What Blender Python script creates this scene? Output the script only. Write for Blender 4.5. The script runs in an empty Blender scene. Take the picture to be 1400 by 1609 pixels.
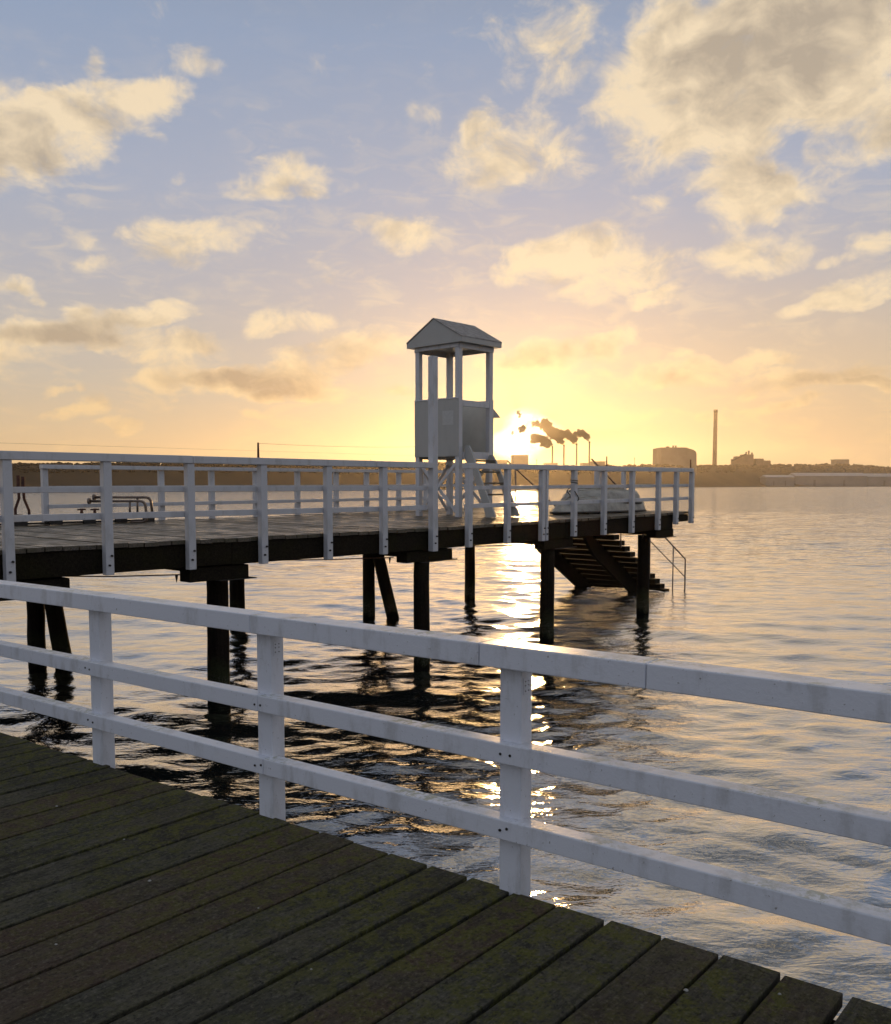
import bpy, math, random
import numpy as np
from mathutils import Vector, Matrix
random.seed(7)
RNG = np.random.RandomState(11)
R = math.radians
SC = bpy.context.scene
COL = SC.collection

# ------------------------------------------------------------------ camera
FPX, CX, CY, HZ, EYE = 1430.0, 700.0, 869.0, 762.0, 3.0
PITCH = math.atan((CY - HZ) / FPX)
cam = bpy.data.cameras.new('camera')
cam.sensor_width = 36.0
cam.lens = FPX / 1609.0 * 36.0
cam.shift_y = (CY - 804.5) / 1609.0
cam.clip_start = 0.05
cam.clip_end = 20000.0
camo = bpy.data.objects.new('camera', cam)
camo.location = (0, 0, EYE)
camo.rotation_euler = (math.pi / 2 - PITCH, 0, 0)
COL.objects.link(camo)
SC.camera = camo


def ray(x, y):
    u, v = (x - CX) / FPX, -(y - CY) / FPX
    c, s = math.cos(PITCH), math.sin(PITCH)
    return Vector((u, c + v * s, -s + v * c))


def at(x, y, Y):
    r = ray(x, y)
    return Vector((0, 0, EYE)) + r * (Y / r.y)


# ------------------------------------------------------------------ render
SC.render.engine = 'CYCLES'
SC.cycles.use_denoising = True
SC.cycles.max_bounces = 8
SC.cycles.diffuse_bounces = 3
SC.cycles.glossy_bounces = 4
SC.cycles.volume_bounces = 1
SC.cycles.sample_clamp_indirect = 6.0
SC.cycles.caustics_reflective = False
SC.view_settings.view_transform = 'Standard'
SC.view_settings.look = 'None'
SC.view_settings.exposure = 0.0
SC.view_settings.gamma = 1.0

# ------------------------------------------------------------------ sun + sky
SUN_AZ, SUN_EL = R(4.84), R(3.15)
SUN_DIR = Vector((math.sin(SUN_AZ) * math.cos(SUN_EL), math.cos(SUN_AZ) * math.cos(SUN_EL), math.sin(SUN_EL)))
sl = bpy.data.lights.new('sun', 'SUN')
sl.energy = 2.0
sl.angle = R(0.6)
sl.color = (1.0, 0.60, 0.24)
so = bpy.data.objects.new('sun', sl)
so.rotation_euler = (-SUN_DIR).to_track_quat('-Z', 'Y').to_euler()
COL.objects.link(so)

W = bpy.data.worlds.new('World')
SC.world = W
W.use_nodes = True
nt = W.node_tree
nt.nodes.clear()


class G:
    """small helper to write node graphs"""
    def __init__(s, nt):
        s.nt = nt

    def n(s, t, **kw):
        o = s.nt.nodes.new(t)
        for k, v in kw.items():
            setattr(o, k, v)
        return o

    def put(s, sock, v):
        if isinstance(v, bpy.types.NodeSocket):
            s.nt.links.new(v, sock)
        else:
            sock.default_value = v

    def m(s, op, a, b=0.0, c=0.0, clamp=False):
        o = s.n('ShaderNodeMath', operation=op, use_clamp=clamp)
        s.put(o.inputs[0], a)
        s.put(o.inputs[1], b)
        s.put(o.inputs[2], c)
        return o.outputs[0]

    def v(s, op, a, b=(0, 0, 0)):
        o = s.n('ShaderNodeVectorMath', operation=op)
        s.put(o.inputs[0], a)
        s.put(o.inputs[1], b)
        return o.outputs['Value'] if op in ('DOT_PRODUCT', 'LENGTH') else o.outputs[0]

    def smooth(s, x, a, b, lo=0.0, hi=1.0):
        o = s.n('ShaderNodeMapRange', interpolation_type='SMOOTHSTEP')
        s.put(o.inputs[0], x)
        for i, q in enumerate((a, b, lo, hi)):
            s.put(o.inputs[i + 1], q)
        return o.outputs[0]

    def lin(s, x, a, b, lo=0.0, hi=1.0):
        o = s.n('ShaderNodeMapRange')
        s.put(o.inputs[0], x)
        for i, q in enumerate((a, b, lo, hi)):
            s.put(o.inputs[i + 1], q)
        return o.outputs[0]

    def mix(s, f, a, b, t='MIX'):
        o = s.n('ShaderNodeMix', data_type='RGBA', blend_type=t)
        s.put(o.inputs[0], f)
        for k, q in ((6, a), (7, b)):
            s.put(o.inputs[k], (*q, 1.0) if isinstance(q, tuple) and len(q) == 3 else q)
        return o.outputs[2]

    def ramp(s, x, stops):
        o = s.n('ShaderNodeValToRGB')
        e = o.color_ramp.elements
        while len(e) < len(stops):
            e.new(0.5)
        for i, (p, c) in enumerate(stops):
            e[i].position = p
            e[i].color = (*c, 1.0)
        s.put(o.inputs[0], x)
        return o.outputs[0]

    def noise(s, vec, scale, detail=6.0, rough=0.55, dist=0.0, dims='3D'):
        o = s.n('ShaderNodeTexNoise', noise_dimensions=dims)
        s.put(o.inputs['Vector'], vec)
        o.inputs['Scale'].default_value = scale
        o.inputs['Detail'].default_value = detail
        o.inputs['Roughness'].default_value = rough
        o.inputs['Distortion'].default_value = dist
        return o.outputs[0]

    def map(s, vec, loc=(0, 0, 0), rot=(0, 0, 0), scl=(1, 1, 1), kind='POINT'):
        o = s.n('ShaderNodeMapping', vector_type=kind)
        s.put(o.inputs[0], vec)
        o.inputs[1].default_value = loc
        o.inputs[2].default_value = rot
        o.inputs[3].default_value = scl
        return o.outputs[0]


def azel(x, y):
    r = ray(x, y).normalized()
    return math.atan2(r.x, r.y), math.asin(r.z)


def build_world():
    g = G(nt)
    out = g.n('ShaderNodeOutputWorld')
    bg = g.n('ShaderNodeBackground')
    tc = g.n('ShaderNodeTexCoord').outputs['Generated']
    d = g.v('NORMALIZE', tc)
    sep = g.n('ShaderNodeSeparateXYZ')
    g.put(sep.inputs[0], d)
    x, y, z = sep.outputs
    az = g.m('ARCTAN2', x, y)
    el = g.m('ARCSINE', g.m('MINIMUM', g.m('MAXIMUM', z, -0.999), 0.999))
    cb = g.n('ShaderNodeCombineXYZ')
    g.put(cb.inputs[0], az)
    g.put(cb.inputs[1], el)
    P = cb.outputs[0]
    # clear sky: physical sky mixed with the tones of a winter sunset
    sky = g.n('ShaderNodeTexSky', sky_type='NISHITA', sun_disc=False, sun_elevation=SUN_EL, sun_rotation=SUN_AZ,
              dust_density=2.5, air_density=1.2)
    e01 = g.m('DIVIDE', el, R(90), clamp=True)
    front = g.ramp(e01, [(0.0, (.78, .52, .24)), (.03, (.72, .54, .33)), (.07, (.57, .51, .43)), (.13, (.465, .465, .51)),
                         (.19, (.385, .435, .555)), (.28, (.295, .375, .53)), (.42, (.20, .23, .28)), (.65, (.15, .18, .23)), (1.0, (.22, .28, .40))])
    back = g.ramp(e01, [(0.0, (.44, .45, .51)), (.12, (.41, .44, .52)), (.35, (.33, .38, .48)), (1.0, (.22, .28, .40))])
    # right of the sun the sky is warmer and duller
    side = g.smooth(az, R(0), R(24))
    warm = g.m('MULTIPLY', side, g.smooth(el, R(16), R(2)))
    front = g.mix(g.m('MULTIPLY', warm, .7), front, (.70, .52, .33))
    ring = g.mix(g.smooth(y, -0.25, 0.55), back, front)
    base = g.mix(.06, ring, g.mix(1.0, sky.outputs[0], (.10, .10, .10), 'MULTIPLY'))
    # sun glow
    cosg = g.v('DOT_PRODUCT', d, tuple(SUN_DIR))
    gam = g.m('ARCCOSINE', g.m('MINIMUM', cosg, 0.999999))
    gd = g.m('MULTIPLY', gam, 180 / math.pi)
    wide = g.m('EXPONENT', g.m('MULTIPLY', gd, -1 / 4.2))
    mid = g.m('EXPONENT', g.m('MULTIPLY', g.m('POWER', g.m('DIVIDE', gd, 2.9), 2.0), -1.0))
    # clouds
    blobs = [  # px, py, rx, ry, rot, lit strength, dark strength
        (45, 205, 110, 62, 8, 1.15, .15), (205, 160, 88, 40, 12, 1.1, .0), (10, 240, 80, 60, 0, .8, .2), (90, 165, 40, 25, 0, .7, 0),
        (300, 90, 62, 24, -5, .62, 0), (150, 88, 22, 24, 0, .55, 0), (432, 283, 82, 30, 12, 1.0, 0), (290, 275, 20, 12, 0, .5, 0),
        (292, 375, 100, 34, 8, 1.0, 0), (20, 450, 38, 16, 0, .9, 0), (115, 515, 125, 32, 6, 1.0, 1.0), (248, 492, 60, 20, 10, .95, 0),
        (5, 555, 75, 34, 0, .75, .2), (285, 545, 85, 25, 3, .85, .45), (290, 597, 90, 27, 0, .8, .7), (440, 603, 120, 28, -3, .95, .75),
        (470, 512, 90, 24, 4, .72, .1), (560, 553, 130, 30, 10, .85, .35), (640, 368, 82, 34, -8, .95, .1), (400, 650, 60, 12, 0, .5, .2),
        (800, 240, 120, 58, 8, .92, .25), (760, 190, 42, 26, 40, .6, 0), (860, 60, 92, 80, 0, .68, .55), (1030, 150, 95, 110, 0, 1.1, .05),
        (1120, 30, 120, 90, 0, 1.0, .5), (1290, 40, 190, 95, 12, 1.3, 1.0), (1200, 150, 150, 80, 20, 1.1, .30), (1380, 165, 85, 85, 0, 1.1, .15),
        (1170, 290, 80, 60, 0, .95, .35), (1240, 300, 90, 40, 0, .85, .1), (1060, 300, 60, 18, 10, .5, 0),
        (880, 395, 120, 36, 16, .95, .15), (980, 425, 120, 46, 10, .9, .3), (1050, 463, 50, 13, 18, .8, 0), (790, 410, 40, 30, 0, .6, 0),
        (1190, 402, 75, 36, 0, .85, 0), (1372, 384, 40, 26, 0, .8, 0), (1308, 414, 30, 15, 0, .65, 0), (1310, 470, 120, 20, 13, .95, 0),
        (860, 560, 140, 32, 8, .8, .7), (975, 540, 70, 24, 20, .7, .2), (1060, 585, 150, 22, 2, .72, .6), (1290, 592, 150, 18, 3, .72, .5),
        (1385, 604, 40, 13, 0, .8, .5), (1200, 565, 60, 12, 0, .5, .1), (110, 640, 60, 15, 12, .68, .4), (180, 668, 70, 10, 0, .5, .4),
        (1235, 636, 70, 11, 4, .6, .5), (100, 612, 60, 8, 0, .45, .1), (120, 368, 28, 20, 0, .5, 0), (155, 418, 34, 22, 0, .5, 0),
        (1080, 655, 120, 9, 0, .45, .4), (620, 610, 60, 14, 0, .5, .3), (660, 170, 26, 22, 0, .45, 0), (500, 425, 20, 12, 0, .5, 0),
    ]
    warp = g.noise(g.map(P, scl=(1, 1.5, 1)), 9.0, 4, .6, dims='2D')
    # displaced lookup position gives the blobs ragged outlines
    w2 = g.n('ShaderNodeTexNoise', noise_dimensions='2D')
    g.put(w2.inputs['Vector'], g.map(P, scl=(1, 1.7, 1)))
    w2.inputs['Scale'].default_value = 12.0
    w2.inputs['Detail'].default_value = 5.0
    off = g.v('MULTIPLY', g.v('SUBTRACT', w2.outputs['Color'], (.5, .5, .5)), (.085, .045, 0))
    PW = g.v('ADD', P, off)
    lit = dark = None
    for (px, py, rx, ry, rot, s, dk) in blobs:
        a, e = azel(px, py)
        k = 1.12 / FPX
        mp = g.map(PW, (a, e, 0), (0, 0, R(rot)), (rx * k, ry * k, 1), 'TEXTURE')
        q = g.m('MULTIPLY_ADD', g.v('DOT_PRODUCT', mp, mp), -1.0, 1.0, clamp=True)
        lit = g.m('MULTIPLY', q, s) if lit is None else g.m('MULTIPLY_ADD', q, s, lit)
        if dk > 0:
            dark = g.m('MULTIPLY', q, dk) if dark is None else g.m('MULTIPLY_ADD', q, dk, dark)
    # generic broken cloud for the sky outside the photograph and thin veils inside it
    gen = g.noise(g.map(P, loc=(3.1, 1.7, 0), scl=(1, 2.2, 1)), 4.5, 5, .55, dims='2D')
    outside = g.m('MAXIMUM', g.smooth(g.m('ABSOLUTE', az), R(27), R(38)), g.smooth(el, R(27.5), R(36)))
    lit = g.m('ADD', lit, g.m('MULTIPLY', outside, g.smooth(gen, .50, .64, 0, .95)))
    fb = g.noise(g.map(P, loc=(7, 3, 0), scl=(1, 1.5, 1)), 18.0, 9, .63, .3, dims='2D')
    # same field looked up a little nearer the sun: the difference is the light on the lumps
    fs = g.noise(g.map(P, loc=(7 - .012, 3 - .020, 0), scl=(1, 1.5, 1)), 18.0, 8, .60, .3, dims='2D')
    fl = g.noise(g.map(P, loc=(7, 3, 0), scl=(1, 1.5, 1)), 18.0, 8, .60, .3, dims='2D')
    relief = g.m('SUBTRACT', fl, fs)
    ga = g.noise(g.map(P, loc=(4, 6, 0), scl=(1, 1.6, 1)), 6.5, 4, .5, .4, dims='2D')
    gb = g.noise(g.map(P, loc=(4 - .03, 6 - .05, 0), scl=(1, 1.6, 1)), 6.5, 4, .5, .4, dims='2D')
    relief = g.m('ADD', g.m('MULTIPLY', relief, .75), g.m('MULTIPLY', g.m('SUBTRACT', ga, gb), .8))
    fb2 = g.noise(g.map(P, loc=(2, 9, 0), scl=(.8, 2.4, 1)), 26.0, 7, .6, .5, dims='2D')
    fb3 = g.noise(g.map(P, loc=(5, 1, 0), rot=(0, 0, R(25)), scl=(1, 1.8, 1)), 9.0, 6, .55, .2, dims='2D')
    val = g.m('ADD', g.m('MINIMUM', lit, 1.25), g.m('MULTIPLY', g.m('SUBTRACT', fb, .5), 1.9))
    lowm = g.smooth(el, R(15), R(8), 0, .16)
    val = g.m('ADD', val, g.m('MULTIPLY', g.m('ADD', lowm, .04), g.smooth(lit, .0, .5)))
    dens = g.smooth(val, .14, 1.12)
    veil = g.m('MULTIPLY', g.smooth(fb2, .42, .72), g.smooth(el, R(0), R(5), .40, .30))
    veil = g.m('MULTIPLY', veil, g.smooth(el, R(26), R(13), .12, 1.0))
    veil = g.m('MULTIPLY', veil, g.smooth(fb3, .36, .60, .1, 1.0))
    # colours
    low = g.smooth(el, R(11), R(3))
    litc = g.mix(low, (.95, .76, .50), (.95, .66, .32))
    shc = g.mix(low, (.49, .395, .28), (.46, .30, .17))
    dk = g.m('ADD', dark, g.m('MULTIPLY', g.m('SUBTRACT', fb3, .5), .8))
    shade = g.smooth(dk, .05, 1.15)
    thick = g.m('MULTIPLY', g.m('MULTIPLY', shade, .92), g.smooth(val, .30, 1.15))
    body = g.m('MULTIPLY', g.smooth(val, .55, 1.35), .32)          # thicker middle is duller than the rim
    thick = g.m('MAXIMUM', thick, body)
    thick = g.m('SUBTRACT', thick, g.m('MULTIPLY', relief, g.m('MULTIPLY_ADD', shade, -.7, 2.4)), clamp=True)
    cc = g.mix(thick, litc, shc)
    cc = g.mix(g.smooth(y, -0.3, 0.3), (.36, .36, .40), cc)
    c = g.mix(g.m('MULTIPLY', dens, .88), base, cc)
    c = g.mix(g.m('MULTIPLY', veil, g.m('SUBTRACT', 1.0, dens)), c, litc)
    # glow over everything, partly held back by the clouds
    hold = g.m('SUBTRACT', 1.0, g.m('MULTIPLY', thick, .45))
    c = g.mix(g.m('MULTIPLY', wide, hold), c, g.mix(1.0, c, (.13, .09, -.01), 'ADD'))
    c = g.mix(g.m('MULTIPLY', mid, hold), c, g.mix(1.0, c, (.60, .50, .02), 'ADD'))
    # ragged white core: the disc burns through thin cloud
    gx = g.v('MULTIPLY', g.v('SUBTRACT', PW, (SUN_AZ, SUN_EL, 0)), (1, 1.0, 0))
    core = g.smooth(g.v('LENGTH', gx), R(2.2), R(0.9))
    core = g.m('MULTIPLY', core, g.smooth(fb, .36, .52, .45, 1.0))
    c = g.mix(core, c, (1.9, 1.75, 1.3))
    g.put(bg.inputs[0], c)
    bg.inputs[1].default_value = 1.0
    nt.links.new(bg.outputs[0], out.inputs[0])


build_world()


# ------------------------------------------------------------------ materials
def pbr(name, fn):
    m = bpy.data.materials.new(name)
    m.use_nodes = True
    g = G(m.node_tree)
    b = m.node_tree.nodes['Principled BSDF']
    tc = g.n('ShaderNodeTexCoord').outputs['Object']
    fn(g, b, tc)
    return m


def bump(g, b, h, dist, strength=1.0):
    o = g.n('ShaderNodeBump')
    o.inputs['Strength'].default_value = strength
    o.inputs['Distance'].default_value = dist
    g.put(o.inputs['Height'], h)
    g.put(b.inputs['Normal'], o.outputs[0])


def white_paint(name, base=(.74, .76, .82), scale=1.0, moss=.75, grime=.4):
    def fn(g, b, tc):
        n1 = g.noise(g.map(tc, scl=(1, 1, .35)), 7.0 * scale, 8, .65)
        n2 = g.noise(tc, 60.0 * scale, 4, .6)
        n3 = g.noise(tc, 2.3 * scale, 5, .6)
        dirt = g.m('MULTIPLY', g.smooth(n1, .50, .66), grime)
        c = g.mix(dirt, base, (.36, .35, .33))
        c = g.mix(g.m('MULTIPLY', g.smooth(n2, .67, .72), .8), c, (.16, .14, .11))
        n5 = g.noise(tc, 26.0 * scale, 6, .75)
        c = g.mix(g.m('MULTIPLY', g.smooth(n5, .72, .75), .8), c, (.10, .09, .07))
        geo = g.n('ShaderNodeNewGeometry')
        sp = g.n('ShaderNodeSeparateXYZ')
        g.put(sp.inputs[0], geo.outputs['Normal'])
        up = g.smooth(sp.outputs[2], .5, .9)
        ms = g.m('MULTIPLY', g.m('MULTIPLY', up, g.smooth(n3, .52, .68)), moss)
        ms = g.m('MULTIPLY', ms, g.smooth(n5, .45, .58))
        c = g.mix(ms, c, (.22, .24, .10))
        g.put(b.inputs['Base Color'], c)
        b.inputs['Roughness'].default_value = .34
        grain = g.noise(g.map(tc, scl=(1, 1, 1)), 90.0 * scale, 5, .6)
        bump(g, b, g.m('ADD', n2, g.m('MULTIPLY', grain, .6)), .0012)
    return pbr(name, fn)


def timber(name, c0, c1, moss=(.05, .06, .018), mossamt=.5, axis=0, rough=.75, scale=1.0, spec=.35, wet=0.0, edge=False):
    scl = [14, 14, 14]
    scl[axis] = .9

    def fn(g, b, tc):
        att = g.n('ShaderNodeAttribute', attribute_name='plank')
        tone = att.outputs['Fac']
        shift = g.n('ShaderNodeCombineXYZ')
        g.put(shift.inputs[0], g.m('MULTIPLY', tone, 37.0))
        g.put(shift.inputs[1], g.m('MULTIPLY', tone, 19.0))
        v = g.v('ADD', tc, shift.outputs[0])
        grain = g.noise(g.map(v, scl=tuple(s * scale for s in scl)), 2.6, 8, .68, .3)
        blot = g.noise(v, 2.1 * scale, 6, .62)
        fine = g.noise(v, 55.0 * scale, 5, .7)
        c = g.mix(g.smooth(grain, .3, .7), c0, c1)
        c = g.mix(g.m('MULTIPLY', tone, .45), c, tuple(k * .55 for k in c0))
        m_ = g.m('MULTIPLY', g.smooth(blot, .45, .65), mossamt)
        if edge:
            g2 = g.noise(g.map(v, scl=(1.6, 34, 34)), 3.0, 7, .7, .2)
            c = g.mix(g.m('MULTIPLY', g.smooth(g2, .54, .62), .75), c, (.012, .011, .009))
            c = g.mix(g.m('MULTIPLY', g.smooth(g2, .46, .38), .5), c, (.085, .080, .066))
            md = g.noise(g.map(v, scl=(.7, 1.6, 1)), 11.0, 8, .72)
            c = g.mix(g.m('MULTIPLY', g.smooth(md, .51, .60), .75), c, (.098, .094, .074))
            c = g.mix(g.m('MULTIPLY', g.smooth(md, .47, .39), .6), c, (.008, .008, .006))
            pit = g.noise(v, 34.0, 3, .5)
            c = g.mix(g.m('MULTIPLY', g.smooth(pit, .63, .67), .95), c, (.004, .004, .003))
            wide_ = g.noise(v, 1.3, 4, .5)
            c = g.mix(g.m('MULTIPLY', g.smooth(wide_, .50, .62), .55), c, (.020, .018, .013))
            c = g.mix(g.m('MULTIPLY', g.smooth(wide_, .48, .38), .35), c, (.12, .105, .070))
            # some boards are redder, and moss creeps in from the open ends of the boards
            sp = g.n('ShaderNodeSeparateXYZ')
            g.put(sp.inputs[0], tc)
            red = g.m('MULTIPLY', g.smooth(g.m('FRACT', g.m('MULTIPLY', tone, 7.3)), .62, .88), .6)
            red = g.m('MULTIPLY', red, g.smooth(blot, .35, .6, .3, 1.0))
            c = g.mix(red, c, (.095, .050, .030))
            m_ = g.m('MAXIMUM', m_, g.m('MULTIPLY', g.smooth(sp.outputs[0], -2.2, -.2), g.smooth(blot, .40, .52, .25, .95)))
            m_ = g.m('MULTIPLY', m_, g.smooth(g.noise(v, 14.0, 7, .75), .44, .56, .05, .95))
        c = g.mix(m_, c, moss)
        if axis == 2:
            sp = g.n('ShaderNodeSeparateXYZ')
            g.put(sp.inputs[0], tc)
            zz = g.m('ADD', sp.outputs[2], g.m('MULTIPLY', g.m('SUBTRACT', blot, .5), .5))
            c = g.mix(g.smooth(zz, .62, .38), c, (.030, .034, .016))
            c = g.mix(g.m('MULTIPLY', g.smooth(zz, .40, .25), g.smooth(fine, .52, .60)), c, (.10, .095, .08))
            c = g.mix(g.smooth(zz, .16, .08), c, (.004, .005, .003))
        if edge:
            c = g.mix(g.m('MULTIPLY', g.smooth(g.noise(v, 9.0, 5, .7), .66, .74), .5), c, (.14, .13, .11))
        c = g.mix(g.m('MULTIPLY', g.smooth(fine, .54, .64), .40), c, tuple(k * 1.9 for k in c1))
        c = g.mix(g.m('MULTIPLY', g.smooth(fine, .46, .38), .65), c, tuple(k * .3 for k in c0))
        g.put(b.inputs['Base Color'], c)
        if wet:
            g.put(b.inputs['Roughness'], g.smooth(blot, .35, .62, rough - wet, rough))
        else:
            b.inputs['Roughness'].default_value = rough
        b.inputs['Specular IOR Level'].default_value = spec
        h = g.m('ADD', g.m('MULTIPLY', grain, 1.0), g.m('MULTIPLY', fine, .7))
        if edge:
            h = g.m('MULTIPLY_ADD', g2, -1.1, h)
        bump(g, b, h, .018 if edge else .006)
    return pbr(name, fn)


def plain(name, col, rough=.7, var=.3, scale=3.0, metal=0.0, bmp=.0, spec=.5):
    def fn(g, b, tc):
        n1 = g.noise(tc, scale, 6, .6)
        g.put(b.inputs['Base Color'], g.mix(g.smooth(n1, .3, .7), tuple(k * (1 - var) for k in col), tuple(min(1, k * (1 + var)) for k in col)))
        b.inputs['Roughness'].default_value = rough
        b.inputs['Metallic'].default_value = metal
        b.inputs['Specular IOR Level'].default_value = spec
        if bmp:
            bump(g, b, g.noise(tc, scale * 6, 5, .6), bmp)
    return pbr(name, fn)


M = {}
M['paint'] = white_paint('white paint near')
M['paint_far'] = white_paint('white paint far', base=(.60, .60, .62), grime=.4, moss=.35)
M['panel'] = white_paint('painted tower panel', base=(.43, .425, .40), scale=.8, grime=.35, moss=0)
M['inner'] = plain('inner boarding with painted-in light', (.80, .78, .70), .7, .06, 3)  # tower boarding made paler: light inside the box is put into its colour
M['roof'] = plain('grey roofing felt', (.30, .28, .26), .85, .25, 9, bmp=.003)
M['notice'] = plain('paper notice', (.52, .52, .50), .6, .06, 20)
M['deck'] = timber('mossy deck planks', (.040, .039, .028), (.115, .108, .078), moss=(.104, .108, .012), mossamt=.45, rough=.8, spec=.3, edge=True)
M['deck_far'] = timber('worn pier planks', (.050, .040, .026), (.115, .092, .062), moss=(.06, .055, .018), mossamt=.5, axis=1, rough=.55, spec=.5, wet=.3)
M['beam'] = timber('dark tarred beam', (.010, .008, .006), (.024, .019, .012), moss=(.020, .018, .006), mossamt=.6, rough=.9, spec=.1)
M['pile'] = timber('wet timber pile', (.008, .006, .005), (.020, .015, .011), moss=(.012, .013, .006), mossamt=.5, axis=2, rough=.8, spec=.06)
M['rust'] = plain('rusty steel', (.085, .032, .020), .8, .5, 14, bmp=.003)
M['steel'] = plain('weathered galvanised pipe', (.20, .15, .12), .45, .35, 11, metal=.6)
M['dark_steel'] = plain('dark steel', (.03, .027, .025), .6, .4, 9, metal=.4)
M['hull'] = plain('faded white hull', (.33, .32, .28), .5, .35, 4, bmp=.004)
M['hull_old'] = plain('stained grey hull', (.26, .25, .20), .6, .4, 5, bmp=.004)
M['rubber'] = plain('dark rubbing strip', (.03, .03, .03), .6, .2, 9)
M['rope'] = plain('dark rope', (.05, .045, .035), .9, .3, 40)
M['shell'] = plain('white shell', (.36, .355, .32), .5, .3, 60)
M['concrete'] = plain('old concrete', (.20, .17, .14), .85, .2, .05)
M['brickwork'] = plain('chimney brickwork', (.17, .11, .08), .85, .25, .08)
M['sheet'] = plain('pale sheet cladding', (.30, .26, .22), .6, .12, .05)
M['white_sheet'] = plain('white warehouse roof', (.46, .42, .38), .7, .1, .05)
M['wood_green'] = plain('bare winter wood', (.070, .045, .024), .95, .12, .03, spec=.05)
M['land'] = plain('shore grass and scrub', (.070, .046, .024), .95, .2, .02, spec=.05)
M['wire'] = plain('dark cable', (.03, .03, .03), .6, .1, 1)


def water_mat():
    def fn(g, b, tc):
        b.inputs['Base Color'].default_value = (.003, .006, .008, 1)
        b.inputs['Roughness'].default_value = .08
        b.inputs['IOR'].default_value = 6.5
        n1 = g.noise(g.map(tc, rot=(0, 0, R(-8)), scl=(.8, 1.4, 1)), 3.0, 4, .55, .3)
        n2 = g.noise(g.map(tc, rot=(0, 0, R(10)), scl=(.6, 1.3, 1)), .45, 4, .6, .2)
        # finer structure only where the sheet is coarse (far away)
        cd = g.v('LENGTH', tc)
        far = g.smooth(cd, 25.0, 120.0)
        n4 = g.noise(g.map(tc, rot=(0, 0, R(5)), scl=(.7, 1.3, 1)), 1.2, 3, .5, .2)
        n3 = g.noise(g.map(tc, rot=(0, 0, R(-4)), scl=(.45, 1.9, 1)), 9.0, 3, .55, .2)
        far4 = g.smooth(cd, 14.0, 55.0)
        h = g.m('ADD', g.m('MULTIPLY_ADD', g.m('MULTIPLY', n4, far4), .26, g.m('MULTIPLY_ADD', n3, .003, g.m('MULTIPLY', n1, .026))), g.m('MULTIPLY', g.m('MULTIPLY', n2, far), .34))
        o = g.n('ShaderNodeBump')
        o.inputs['Strength'].default_value = 1.0
        o.inputs['Distance'].default_value = 1.0
        g.put(o.inputs['Height'], h)
        nrm = o.outputs[0]
        lw = g.n('ShaderNodeLayerWeight')
        lw.inputs['Blend'].default_value = .5
        g.put(lw.inputs['Normal'], nrm)
        k = g.ramp(lw.outputs['Facing'], [(0, (.20,) * 3), (.35, (.33,) * 3), (.57, (.50,) * 3), (.75, (.62,) * 3), (.88, (.82,) * 3), (.96, (.97,) * 3), (1, (1,) * 3)])
        gl = g.n('ShaderNodeBsdfGlossy')
        gl.inputs['Roughness'].default_value = .08
        g.put(gl.inputs['Color'], (1, 1, 1, 1))
        g.put(gl.inputs['Normal'], nrm)
        df = g.n('ShaderNodeBsdfDiffuse')
        df.inputs['Color'].default_value = (.006, .010, .011, 1)
        mx = g.n('ShaderNodeMixShader')
        g.put(mx.inputs[0], k)
        g.put(mx.inputs[1], df.outputs[0])
        g.put(mx.inputs[2], gl.outputs[0])
        out = [q for q in g.nt.nodes if q.type == 'OUTPUT_MATERIAL'][0]
        g.nt.links.new(mx.outputs[0], out.inputs[0])
    return pbr('sea water', fn)


M['water'] = water_mat()


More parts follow.
